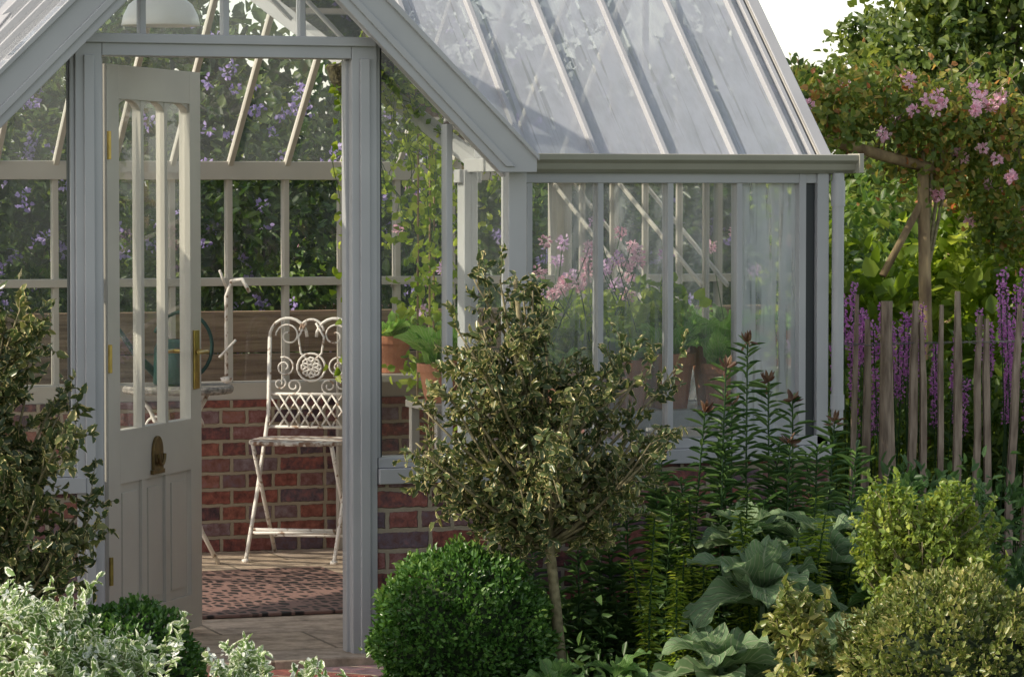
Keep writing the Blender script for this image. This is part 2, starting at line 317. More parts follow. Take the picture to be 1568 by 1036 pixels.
def bigleaves(name, specs, mat, parent=None):
    V, F, U, W = [], [], [], []; nu, nv = 12, 8
    for (base, az, el, L, wd, droop, roll) in specs:
        n0 = len(V); p = Vector(base); a = el; step = L / nu; ph = R.random() * 6
        f = Vector((math.cos(az), math.sin(az), 0)); sd = Vector((-math.sin(az), math.cos(az), 0)); sd = (sd * math.cos(roll) + Vector((0, 0, 1)) * math.sin(roll))
        for i in range(nu + 1):
            u = i / nu; d = f * math.cos(a) + Vector((0, 0, 1)) * math.sin(a); nn = sd.cross(d) * -1
            w = wd * (math.sin(math.pi * min(1, u ** .8 * .97 + .03)) ** .7) * .5 + .004
            for j in range(nv + 1):
                v = j / nv * 2 - 1
                q = p + sd * w * v + nn * (w * .45 * v * v + .13 * wd * math.sin(u * 15 + ph + (3 if v > 0 else 0)) * abs(v) ** 2 + .045 * wd * math.sin(u * 55 + v * 4) * abs(v))
                V.append(q); U.append(u); W.append(v)
            p = p + d * step; a -= droop / nu
        F += [(n0 + i * (nv + 1) + j, n0 + i * (nv + 1) + j + 1, n0 + (i + 1) * (nv + 1) + j + 1, n0 + (i + 1) * (nv + 1) + j) for i in range(nu) for j in range(nv)]
    me = bpy.data.meshes.new(name); me.from_pydata([tuple(v) for v in V], [], F)
    for k, dta in (('lu', U), ('lv', W)):
        at = me.attributes.new(k, 'FLOAT', 'POINT'); at.data.foreach_set('value', np.array(dta, np.float32))
    me.polygons.foreach_set('use_smooth', [True] * len(me.polygons)); me.materials.append(mat)
    return link(bpy.data.objects.new(name, me), parent)

# ------------------------------------------------------------ ground
b = B(); b.add([(-400, -60, -.16), (400, -60, -.16), (400, 900, -.16), (-400, 900, -.16)], [(0, 1, 2, 3)]); b.obj('ground', GRASS)
b = B(); b.add([(-3, 8, -.156), (10, 8, -.156), (10, 15.5, -.156), (-3, 15.5, -.156)], [(0, 1, 2, 3)]); b.obj('soil_bed', SOIL)

# ------------------------------------------------------------ greenhouse
CX, Y0, Y1, Y2, YR = 2.96, 11.4, 11.9, 14.9, 13.4
XR, XL = 5.52, -.6; ZE = 1.76; SL = .9
gh = empty('greenhouse')
b = B()
b.box(3.508, 4.06, Y0 - .04, Y0 + .10, -.16, .604); b.box(1.86, 2.444, Y0 - .04, Y0 + .10, -.16, .604)
b.box(3.94, 4.058, Y0 + .10, Y1 - .04, -.16, .602); b.box(1.862, 1.98, Y0 + .10, Y1 - .04, -.16, .602)
b.box(3.96, XR, Y1 - .04, Y1 + .10, -.16, .604); b.box(XL, 1.96, Y1 - .04, Y1 + .10, -.16, .604)
b.box(XR - .14, XR - .002, Y1 + .10, Y2 - .10, -.16, .602)
b.box(XL, XR, Y2 - .10, Y2 + .06, -.16, .70)
b.obj('dwarf_brick_wall', BRICK, gh)
b = B(); b.box(-.5, 5.38, 12.0, 14.8, -.14, 0); b.box(1.98, 3.94, 11.26, 12.0, -.14, 0); b.obj('paved_floor', FLOOR, gh, bevel=.006)
b = B(); b.box(2.2, 3.9, 11.0, 11.26, -.16, -.03); b.obj('door_step', BRICK, gh, bevel=.01)
fr = B()
for (x0, x1, y) in ((3.51, 4.085, Y0), (1.84, 2.442, Y0), (3.99, XR + .01, Y1), (XL, 1.93, Y1)):
    fr.box(x0, x1, y - .065, y + .09, .606, .662); fr.box(x0 + .002, x1 - .002, y - .045, y + .07, .663, .70)
for x in (4.04, 1.88): fr.box(x - .05, x + .04, Y0 + .09, Y1 - .07, .61, .69)
fr.box(XR - .13, XR + .02, Y1 + .09, Y2, .61, .69)
for s in (-1, 1):
    xc = CX + s * .50
    fr.box(xc - .047, xc + .047, Y0 - .05, Y0 + .05, -.05, 2.20)
    fr.box(xc - .018, xc + .018, Y0 - .062, Y0 - .051, -.04, 2.13)
    fr.box(xc - s * .047 - .012, xc - s * .047 + .012, Y0 - .01, Y0 + .04, 0, 2.125)
    xm = CX + s * .827; fr.box(xm - .012, xm + .012, Y0 - .03, Y0 + .03, .70, 1.90)
    xk = CX + s * 1.083; fr.box(xk - .035, xk + .035, Y0 - .045, Y0 + .04, .70, 1.74)
    fr.box(xk - .035, xk + .035, Y1 - .042, Y1 + .042, .70, 1.74)
    fr.box(xc + s * .055 - .008, xc + s * .055 + .008, Y0 - .035, Y0 + .03, .70, 2.3)
fr.box(CX - .452, CX + .452, Y0 - .05, Y0 + .05, 2.128, 2.198); fr.box(CX - .54, CX + .54, Y0 - .064, Y0 - .052, 2.172, 2.205)
for x in (2.66, 2.96, 3.24): fr.box(x - .011, x + .011, Y0 - .025, Y0 + .03, 2.2, 2.88 - abs(x - CX) - .02)
for s in (-1, 1):
    pl = [(CX, 2.90), (CX + s * 1.115, 1.785), (CX + s * 1.115, 1.725), (CX + s * .975, 1.725), (CX, 2.70)]
    fr.prism_y(pl, 11.235, 11.27)
    fr.prism_y([(CX, 2.905), (CX + s * 1.12, 1.787), (CX + s * 1.12, 1.767), (CX, 2.865)], 11.222, 11.234)
    fr.prism_y([(CX, 2.775), (CX + s * 1.03, 1.745), (CX + s * .995, 1.745), (CX, 2.74)], 11.226, 11.2345)
    fr.beam((CX, 11.35, 2.80), (CX + s * 1.06, 11.35, 1.74), .14, .02, up=(s, 0, 1))
    fr.beam((CX, 11.42, 2.80), (CX + s * 1.10, 11.42, 1.70), .05, .06, up=(s, 0, 1))
    for yy, hw in ((11.75, 1.12), (12.1, .94), (12.5, .58)):
        fr.beam((CX + s * .02, yy, 2.87), (CX + s * hw, yy, 2.89 - hw), .025, .03, up=(s, 0, 1))
    fr.beam((CX + s * 1.12, Y1, ZE), (CX, 13.144, 2.88), .06, .05)
    fr.beam((CX + s * 1.09, 11.27, 1.755), (CX + s * 1.09, Y1, 1.755), .06, .05)
fr.beam((CX, 11.2, 2.90), (CX, 13.15, 2.90), .05, .05)
XB = [4.275, 4.565, 4.855, 5.145]
for x in XB + [1.55, 1.26, .97, .68, .39, .10]:
    fr.box(x - .012, x + .012, Y1 - .03, Y1 + .03, .70, 1.72)
fr.box(5.395, 5.425, Y1 - .039, Y1 + .038, .70, 1.735); fr.box(5.47, XR, Y1 - .045, Y1 + .045, .60, 1.745)
fr.box(3.99, XR, Y1 - .035, Y1 + .035, 1.69, 1.74); fr.box(XL, 1.93, Y1 - .035, Y1 + .035, 1.69, 1.74)
for x in XB + [5.42, 5.475, 5.53] + [3.985, 3.695, 3.405, 3.115, 2.825, 2.535, 2.245, 1.955] + [1.665 - .29 * i for i in range(8)]:
    dx = abs(x - CX); ys = Y1 - .04 if dx > 1.12 else Y1 + (1.12 - dx) / SL
    fr.beam((x, ys, ZE + SL * (ys - Y1) + .012), (x, YR, ZE + SL * (YR - Y1) + .012), .020 if x < 5.5 else .05, .035)
fr.beam((XL, YR, 3.13), (5.55, YR, 3.13), .08, .10)
fr.obj('frame', PAINT, gh, bevel=.003)
d = B(); d.box(5.428, 5.467, Y1 - .02, Y1 + .02, .70, 1.72); d.box(2.395, 2.418, Y0 - .02, Y0 + .02, .70, 2.2); d.box(3.516, 3.535, Y0 - .012, Y0 - .006, .70, 2.2); d.obj('dark_strip', DARK, gh)  # plain near-black strips beside the posts
fr = B()
xs = [3.883 + .2715 * i for i in range(-16, 7)]
for x in xs:
    if x > XR: continue
    fr.box(x - .013, x + .013, Y2 - .03, Y2 + .03, .78, 1.72)
    fr.beam((x, Y2, ZE + .0), (x, YR, ZE + SL * (Y2 - YR)), .024, .04)
fr.box(XL, XR, Y2 - .05, Y2 + .05, 1.715, 1.80); fr.box(XL, XR, Y2 - .045, Y2 + .045, 1.225, 1.262); fr.box(XL, XR, Y2 - .09, Y2 + .07, .70, .78)
for y in (12.3, 12.7, 13.1, 13.4, 13.8, 14.2, 14.6):
    h = ZE + SL * (min(y, 2 * YR - y) - Y1); fr.box(XR - .014, XR + .014, y - .010, y + .010, .69, h)
fr.beam((XR, Y1, ZE), (XR, YR, 3.1), .05, .05); fr.beam((XR, Y2, ZE), (XR, YR, 3.1), .05, .05)
fr.box(XR - .029, XR + .029, Y1, Y2, 1.70, 1.75)
fr.beam((XR - .05, 14.85, 1.70), (XR - .05, 13.0, .86), .012, .02); fr.beam((XR - .06, 13.97, 1.70), (XR - .06, 13.0, 1.26), .012, .02)
fr.box(XR - .04, XR + .04, Y2 - .06, Y2 + .06, .6, 1.76)
fr.obj('inner_frame', CREAM, gh, bevel=.003)
def quads(name, polys, mat):
    b = B()
    for p in polys: b.add(p, [tuple(range(len(p)))])
    return b.obj(name, mat, gh)
zf = lambda y: ZE + SL * (y - Y1)
quads('roof_glass', [[(4.08, Y1 - .03, zf(Y1 - .03)), (5.53, Y1 - .03, zf(Y1 - .03)), (5.53, YR, zf(YR)), (CX, YR, zf(YR)), (CX, 13.144, 2.88)],
                     [(XL, Y1 - .03, zf(Y1 - .03)), (1.84, Y1 - .03, zf(Y1 - .03)), (CX, 13.144, 2.8805), (CX, YR, zf(YR)), (XL, YR, zf(YR))]], GL_ROOF)
quads('porch_roof_glass', [[(CX, 11.28, 2.88), (CX + s * 1.1, 11.28, 1.78), (CX + s * 1.1, Y1, 1.78), (CX, 13.14, 2.88)] for s in (-1, 1)], GL_BROOF)
quads('rear_roof_glass', [[(XL, Y2, ZE), (XR, Y2, ZE), (XR, YR, zf(YR)), (XL, YR, zf(YR))]], GL_BROOF)
quads('rear_glass', [[(XL, Y2, .78), (XR, Y2, .78), (XR, Y2, 1.73), (XL, Y2, 1.73)]], GL_CLEAR)
quads('gable_glass', [[(CX - .5, Y0 + .01, 2.19), (CX + .5, Y0 + .01, 2.19), (CX + .5, Y0 + .01, 2.36), (CX, Y0 + .01, 2.86), (CX - .5, Y0 + .01, 2.36)]] +
      [[(CX + s * .54, Y0 + .01, .70), (CX + s * 1.06, Y0 + .01, .70), (CX + s * 1.06, Y0 + .01, 1.76), (CX + s * .54, Y0 + .01, 2.30)] for s in (-1, 1)] +
      [[(CX + s * 1.075, Y0 + .04, .69), (CX + s * 1.075, Y1 - .04, .69), (CX + s * 1.075, Y1 - .04, 1.75), (CX + s * 1.075, Y0 + .04, 1.75)] for s in (-1, 1)], GL_CLEAR)
quads('front_glass', [[(4.05, Y1, .70), (5.145, Y1, .70), (5.145, Y1, 1.72), (4.05, Y1, 1.72)], [(XL, Y1, .70), (1.86, Y1, .70), (1.86, Y1, 1.72), (XL, Y1, 1.72)]], GL_FRONT)
quads('misted_front_glass', [[(5.147, Y1, .70), (5.45, Y1, .70), (5.45, Y1, 1.72), (5.147, Y1, 1.72)]], GL_SIDE)
quads('side_glass', [[(XR, Y1, .69), (XR, Y2, .69), (XR, Y2, ZE), (XR, YR, 3.1), (XR, Y1, ZE)]], GL_FRONT)
b = B(); prof = [(11.885, 1.735), (11.845, 1.728), (11.82, 1.742), (11.81, 1.765), (11.79, 1.778), (11.785, 1.80), (11.797, 1.802), (11.80, 1.785), (11.885, 1.79)]
n = len(prof); vs = [(4.07, y, z) for y, z in prof] + [(5.62, y, z) for y, z in prof]
b.add(vs, [(i, (i + 1) % n, (i + 1) % n + n, i + n) for i in range(n)] + [tuple(range(n))[::-1], tuple(range(n, 2 * n))])
b.box(5.615, 5.635, 11.78, 11.89, 1.73, 1.806)
vs = [(XL, y, z) for y, z in prof] + [(1.86, y, z) for y, z in prof]; b.add(vs, [(i, (i + 1) % n, (i + 1) % n + n, i + n) for i in range(n)])
b.obj('gutter', GUTTER, gh, bevel=.002)
b = B(); b.tube([(5.556, 11.85, 1.73), (5.556, 11.85, .72)], .024, 16); b.tube([(5.556, 11.85, .86), (5.556, 11.85, .80)], .028, 16); b.tube([(5.556, 11.85, 1.70), (5.556, 11.85, 1.60)], .028, 16)
b.obj('downpipe', PAINT, gh, smooth=False)

# door leaf
def bar(x0, x1, z0, z1, t=.022, bb=None): bb.box(x0, x1, -t, t, z0, z1)
DW, DH = .875, 2.085
b = B(); bar(0, .105, 0, DH, bb=b); bar(DW - .105, DW, 0, DH, bb=b)
bar(.105, DW - .105, 0, .13, bb=b); bar(.105, DW - .105, .60, .79, bb=b); bar(.105, DW - .105, DH - .12, DH, bb=b)
px = [.105, .327, .549, DW - .105]
for x in px[1:3]: bar(x - .014, x + .014, .79, DH - .12, .017, bb=b); bar(x - .022, x + .022, .13, .60, .019, bb=b)
for i in range(3):
    x0, x1 = px[i] + (.014 if i else 0), px[i + 1] - (.014 if i < 2 else 0); w = x1 - x0; zt = DH - .12
    for sgn, xe in ((1, x0), (-1, x1)):
        pts = [(xe, zt + .002), (xe, zt - .04)] + [(xe + sgn * w / 2 * (1 - math.cos(a)), zt - .04 + .04 * math.sin(a)) for a in np.linspace(.2, math.pi / 2, 5)]
        b.prism_y(pts if sgn > 0 else pts[::-1], -.015, .015)
    b.box(x0 + .008, x1 - .008, -.008, .008, .13, .60); b.box(x0 + .035, x1 - .035, -.014, .014, .165, .565)
door = b.obj('door', CREAM, gh, bevel=.003)
door.matrix_world = Matrix.Translation((2.527, 11.455, .018)) @ Matrix.Rotation(math.radians(54), 4, 'Z')
b = B(); b.add([(.1, 0, .78), (DW - .1, 0, .78), (DW - .1, 0, DH - .1), (.1, 0, DH - .1)], [(0, 1, 2, 3)]); o = b.obj('door_glass', GL_CLEAR, door)
b = B(); b.box(DW - .085, DW - .035, -.03, -.023, .90, 1.12); b.tube([(DW - .06, -.03, 1.04), (DW - .06, -.07, 1.04), (DW - .16, -.075, 1.04)], [.008, .008, .006], 8)
b.box(DW - .001, DW + .004, -.012, .012, .9, 1.12); b.tube([(DW - .06, .03, 1.04), (DW - .06, .07, 1.04), (DW - .16, .075, 1.04)], [.008, .008, .006], 8)
b.tube([(.004, -.028, 1.75), (.004, -.028, 1.85)], .008, 8); b.tube([(.004, -.028, .25), (.004, -.028, .35)], .008, 8); b.tube([(.004, -.028, 1.0), (.004, -.028, 1.1)], .008, 8)
b.obj('door_handle', BRASS, door, bevel=.001)
b = B(); pr = [(.43 + .045 * math.cos(a), .69 + .06 * math.sin(a)) for a in np.linspace(0, math.pi, 12)] + [(.385, .625), (.475, .625)]
b.prism_y(pr[::-1], -.034, -.0225); b.tube([(.43 + .028 * math.cos(a), -.045, .685 + .04 * math.sin(a)) for a in np.linspace(-math.pi, .0, 12)], .007, 8); b.box(.375, .485, -.036, -.0225, .612, .628)
b.obj('door_knocker', BRONZE, door, bevel=.002)

# ------------------------------------------------------------ interior objects
m, nt, o = newmat('woven_rubber'); g = N(nt, 'ShaderNodeNewGeometry'); mp = N(nt, 'ShaderNodeMapping'); mp.inputs['Scale'].default_value = (22, 12, 1); mp.inputs['Rotation'].default_value = (0, 0, .1)
vo = N(nt, 'ShaderNodeTexVoronoi', feature='DISTANCE_TO_EDGE'); vo.inputs['Scale'].default_value = 1; vo.inputs['Randomness'].default_value = .6
nt.links.new(g.outputs['Position'], mp.inputs[0]); nt.links.new(mp.outputs[0], vo.inputs['Vector'])
r = ramp(nt, [(.10, (.22, .13, .11)), (.2, (.012, .008, .008))]); nt.links.new(vo.outputs['Distance'], r.inputs[0])
p = N(nt, 'ShaderNodeBsdfPrincipled'); p.inputs['Roughness'].default_value = .6; nt.links.new(r.outputs[0], p.inputs['Base Color']); nt.links.new(p.outputs[0], o.inputs[0])
b = B(); b.box(2.75, 4.05, 12.45, 13.95, .002, .016); b.obj('door_mat', m, bevel=.004)

def arc(c, r, a0, a1, n=14, ax='xz', sx=1):
    return [(c[0] + sx * r * math.cos(a), c[1], c[2] + r * math.sin(a)) for a in np.linspace(a0, a1, n)]
def spiral(c, r0, r1, a0, turns, s=1, n=26):
    return [(c[0] + s * (r0 + (r1 - r0) * t) * math.cos(a0 + turns * 2 * math.pi * t), c[1], c[2] + (r0 + (r1 - r0) * t) * math.sin(a0 + turns * 2 * math.pi * t)) for t in np.linspace(0, 1, n)]
ch = empty('folding_chair'); b = B(); yb = .17
for s in (-1, 1):
    b.tube([(s * .185, -.22, 0), (s * .185, -.02, .27), (s * .185, .13, .50), (s * .18, yb, .60), (s * .18, yb + .03, .93)], .009, 6)
    b.tube([(s * .165, .22, 0), (s * .165, .02, .25), (s * .165, -.17, .49)], .009, 6)
    b.lathe([(0, .0), (.016, .0), (.016, .012), (0, .016)], (s * .185, -.22, 0), 10)
    b.tube(arc((s * .10, yb + .03, .93), .08, 0, math.pi * 1.0, 12, sx=s), .007, 6)
    b.tube(spiral((s * .10, yb + .03, .935), .055, .012, 0, 1.3, s), .004, 5)
    b.tube(spiral((s * .115, yb + .02, .80), .045, .01, 1.2, 1.5, s), .004, 5)
    b.tube(spiral((s * .075, yb + .02, .72), .035, .008, -1.2, -1.4, s), .004, 5)
    b.tube(spiral((s * .135, yb + .02, .73), .028, .008, 2, 1.3, s), .004, 5)
    b.tube([(s * .02, yb + .02, .99), (s * .055, yb + .02, .93), (s * .045, yb + .02, .86), (0, yb + .02, .82)], .005, 5)
b.tube(arc((0, yb + .03, .955), .05, 0, math.pi, 12), .006, 6)
b.tube([(-.18, yb + .02, .685), (.18, yb + .02, .685)], .007, 6); b.tube([(-.18, yb, .545), (.18, yb, .545)], .007, 6)
for i in range(8):
    for s in (-1, 1):
        x = -.18 + i * .045; x2 = x + .09 if s > 0 else x; x1 = x if s > 0 else x + .09
        if max(x1, x2) > .185: continue
        b.tube([(x1, yb + .005 * s, .547), (x2, yb + .015 + .005 * s, .683)], .0045, 4)
b.tube(arc((0, yb + .02, .80), .06, 0, 2 * math.pi, 20), .005, 6)
for a in np.linspace(0, 2 * math.pi, 9)[:-1]: b.tube(arc((.025 * math.cos(a), yb + .018, .80 + .025 * math.sin(a)), .018, 0, 2 * math.pi, 8), .005, 5)
b.tube([(-.165, -.17, .12), (.165, -.12, .12)], .007, 5); b.tube([(-.185, -.12, .13), (.185, -.12, .13)], .007, 6); b.tube([(-.165, .16, .08), (.165, .16, .08)], .007, 6)
b.obj('iron_frame', WHITEI, ch, smooth=True)
b = B(); seat = []
for i in range(28):
    a = 2 * math.pi * i / 28; c, s_ = math.cos(a), math.sin(a); seat.append((.20 * abs(c) ** .6 * (1 if c > 0 else -1), -.02 + .20 * abs(s_) ** .6 * (1 if s_ > 0 else -1)))
b.add([(x, y, .488) for x, y in seat] + [(x, y, .506) for x, y in seat], [tuple(range(28))[::-1], tuple(range(28, 56))] + [(i, (i + 1) % 28, (i + 1) % 28 + 28, i + 28) for i in range(28)])
b.obj('seat', RUSTW, ch, bevel=.005)
ch.location = (4.10, 14.44, 0.0); ch.rotation_euler = (0, 0, math.radians(-30)); ch.scale = (1.1, 1.0, 1.07)
tb = empty('round_table'); b = B(); b.lathe([(0, .775), (.235, .775), (.245, .785), (.245, .80), (.235, .81), (0, .81)], (0, 0, 0), 40); b.obj('top', TABLET, tb)
b = B()
for k in range(3):
    a = k * 2.094 + .5; c, s_ = math.cos(a), math.sin(a)
    b.tube([(c * r, s_ * r, z) for r, z in ((.19, .775), (.13, .70), (.04, .5), (.05, .35), (.14, .15), (.24, .0))], .010, 6)
    b.tube([(c * (.10 + .05 * math.cos(q)), s_ * (.10 + .05 * math.cos(q)), .62 + .05 * math.sin(q)) for q in np.linspace(0, 5, 14)], .006, 5)
b.tube([(.05 * math.cos(q), .05 * math.sin(q), .42) for q in np.linspace(0, 2 * math.pi, 16)], .006, 5)
b.obj('legs', WHITEI, tb, smooth=True); tb.location = (3.47, 14.2, 0)
wc = empty('watering_can'); b = B(); b.lathe([(0, 0), (.095, 0), (.10, .01), (.095, .16), (.08, .19), (.05, .20)], (0, 0, 0), 24)
b.tube([(.08, 0, .04), (.18, 0, .14), (.27, 0, .27)], [.02, .013, .011], 8); b.lathe([(0.0, .262), (.03, .275), (.03, .285), (0, .295)], (.275, 0, 0), 12)
b.tube([(-.03 + .13 * math.cos(a), 0, .17 + .15 * math.sin(a)) for a in np.linspace(.4, 4.2, 18)], .009, 6)
b.obj('can_body', GREENM, wc, smooth=True); wc.location = (3.46, 14.2, .812); wc.rotation_euler = (0, 0, math.pi - .3)
b = B(); b.tube([(3.84, 14.78, .78), (3.84, 14.78, 1.18), (3.86, 14.76, 1.25), (3.90, 14.72, 1.26), (3.93, 14.70, 1.20)], .009, 8); b.tube([(3.84, 14.78, 1.22), (3.80, 14.74, 1.30)], .007, 6)
b.tube([(3.80, 14.76, .90), (3.88, 14.76, .98)], .006, 6); b.lathe([(0, 0), (.025, .0), (.03, .02), (0, .03)], (3.84, 14.78, .785), 12); b.obj('water_tap', WHITEI, smooth=True)
pl_ = empty('pendant_lamp'); b = B(); b.lathe([(.158, 0), (.160, .004), (.152, .04), (.13, .085), (.09, .118), (.045, .135), (.03, .15), (.03, .20), (.0, .21)], (0, 0, 0), 36); b.lathe([(.157, .001), (.146, .04), (.12, .08), (.05, .12), (0, .125)], (0, 0, 0), 36)
b.obj('shade', ENAMEL, pl_, smooth=True); b = B(); b.tube([(0, 0, .2), (0, 0, .73)], .004, 6); b.obj('cord', DARK, pl_); b = B(); b.lathe([(0, .03), (.02, .035), (.028, .06), (.015, .09), (.012, .12)], (0, 0, 0), 16); b.obj('bulb', ENAMEL, pl_, smooth=True)
pl_.location = (3.16, 13.2, 2.33)
st = empty('staging_bench'); b = B()
for i in range(7): b.box(4.25, 5.36, 12.03 + i * .085, 12.10 + i * .085, .775, .795)
b.box(4.23, 5.38, 12.012, 12.028, .735, .80); b.box(4.23, 5.38, 12.62, 12.64, .735, .80)
for x in (4.26, 4.8, 5.34):
    for y in (12.05, 12.60): b.box(x - .018, x + .018, y - .018, y + .018, 0, .774)
b.obj('slatted_top', PAINT, st, bevel=.002)
def pot(par, x, y, z, r, h):
    b = B(); b.lathe([(0, 0), (r * .68, 0), (r * .93, h * .78), (r * 1.03, h * .78), (r * 1.06, h), (r * .94, h), (r * .9, h * .85), (0, h * .85)], (x, y, z), 24); b.obj('pot', TERRA, par, smooth=False)
def lettuce(x, y, z, r, h, n, L, mat=None):
    e = empty('potted_lettuce'); pot(e, x, y, z, r, h)
    sp = [((x + R.normal() * r * .2, y + R.normal() * r * .2, z + h * .85), R.random() * 6.28, R.uniform(.7, 1.45), L * R.uniform(.7, 1.15), L * .42, R.uniform(.5, 1.3), R.normal() * .3) for _ in range(n)]
    bigleaves('leaves', sp, mat or M_LETT, e)
lettuce(5.00, 12.22, .796, .095, .22, 13, .26); lettuce(5.24, 12.36, .796, .09, .24, 12, .24); lettuce(4.80, 12.46, .796, .09, .26, 10, .20)
lettuce(5.08, 12.55, .796, .10, .26, 12, .26); lettuce(4.80, 12.16, .796, .08, .20, 9, .16); lettuce(4.50, 12.14, .796, .07, .16, 9, .16); lettuce(4.34, 12.4, .796, .09, .24, 9, .2); lettuce(5.17, 12.12, .796, .075, .18, 9, .2)
def petals(C, r, n, L, mat, name, par):
    C = np.array(C, float); d = rdir(len(C) * n); P = np.repeat(C, n, 0) + d * r * R.random((len(d), 1)) ** .5
    leaves(name, P, nrm(d + rdir(len(d)) * .5), rdir(len(d)), L, L * .8, mat, par)
def geranium(x, y, z, r, h, s, heads, fm, lm=None, hr=.026):
    e = empty('potted_flower'); pot(e, x, y, z, r, h)
    foliage('leaves', [(x, y, z + h + s * .28, s * .38, s * .38, s * .34)], 360, 24, .025, .045, .038, lm or M_LIME, e, shell=.1)
    b = B(); H = []
    for _ in range(heads):
        q = (x + R.uniform(-.5, .5) * s, y + R.uniform(-.4, .4) * s, z + h + s * R.uniform(.6, 1.15)); b.tube([(x, y, z + h * .8), ((x + q[0]) / 2, (y + q[1]) / 2, z + h + s * .4), q], .0025, 4); H.append(q)
    b.obj('stems', M_LILY, e); petals(H, hr, 40, .015, fm, 'flowers', e)
geranium(4.66, 12.18, .796, .08, .17, .42, 8, M_PINK); geranium(4.42, 12.25, .796, .075, .15, .48, 8, M_PINK); geranium(4.93, 12.3, .796, .07, .16, .54, 8, M_LILAC); geranium(4.58, 12.5, .796, .08, .2, .46, 6, M_LILAC)
st2 = empty('plant_shelf'); b = B(); b.box(4.35, 5.3, 14.3, 14.78, .80, .83)
for x in (4.38, 5.27):
    for y in (14.33, 14.75): b.box(x - .02, x + .02, y - .02, y + .02, 0, .799)
b.obj('shelf', CREAM, st2, bevel=.002)
lettuce(4.55, 14.5, .832, .09, .17, 9, .2); lettuce(4.8, 14.45, .832, .09, .17, 9, .2, M_BROAD); lettuce(5.05, 14.5, .832, .1, .2, 9, .2)
sb = empty('side_staging'); b = B(); b.box(4.2, 4.62, 12.8, 13.2, .76, .79)
for x in (4.23, 4.59):
    for y in (12.83, 13.17): b.box(x - .018, x + .018, y - .018, y + .018, 0, .759)
b.obj('top', CREAM, sb, bevel=.003)
lettuce(4.27, 12.95, .792, .09, .16, 10, .24); lettuce(4.45, 13.05, .792, .09, .20, 9, .2)
geranium(4.98, 13.7, .0, .14, .3, 1.1, 8, M_PINK); geranium(4.75, 13.3, 0, .14, .3, 1.0, 8, M_LILAC)
hb = empty('hanging_basket'); b = B(); c = (3.66, 12.1, 2.02); b.lathe([(0, 0), (.06, .01), (.10, .05), (.12, .11), (.11, .12), (0, .10)], c, 20); b.obj('basket', BASKET, hb)
b = B()
for k in range(3): a = k * 2.09; b.tube([(c[0] + .11 * math.cos(a), c[1] + .11 * math.sin(a), c[2] + .11), (c[0], c[1], c[2] + .2)], .002, 4)
b.tube([(c[0], c[1], c[2] + .2), (c[0], c[1], 2.24)], .002, 4); b.obj('chain', WIRE, hb)
P, D, NN = [], [], []; b = B()
for k in range(28):
    a = R.random() * 6.28; x, y = c[0] + .11 * math.cos(a) + .03, c[1] + .1 * math.sin(a); ln = R.uniform(.15, .75); pts = []
    for t in np.linspace(0, 1, 12): pts.append((x + (.05 + .36 * t * R.uniform(.7, 1.1)) * (k % 3) * .4 + .02 * math.sin(t * 9 + k), y + .02 * math.cos(t * 8 + k), c[2] + .12 - ln * t))
    b.tube(pts, .0018, 3, cap=False)
    for p in pts:
        for _ in range(2): P.append(np.array(p) + R.normal(size=3) * .008); D.append(nrm(np.array([R.normal(), R.normal(), -.8]))); NN.append(rdir(1)[0])
b.obj('stems', M_LILY, hb); leaves('trailing_leaves', P, D, NN, .032, .026, M_LIME, hb)
vc = empty('climbing_hop'); b = B(); P = []
for k, (x, y) in enumerate(((4.25, 13.2), (4.4, 13.5), (4.55, 13.9), (4.2, 13.9), (4.75, 14.1))):
    b.tube([(x, y, 0), (x + .01, y, 2.0)], .005, 5)
    for t in np.linspace(.42, 1, 52): P.append((x + .045 * math.sin(t * 40), y + .045 * math.cos(t * 40), 2.0 * t))
b.obj('canes', POLE, vc); P = np.repeat(np.array(P), 3, 0) + R.normal(size=(len(P) * 3, 3)) * .04; leaves('hop_leaves', P, rdir(len(P)) + [0, 0, -.3], rdir(len(P)), .042, .036, M_LIME, vc)

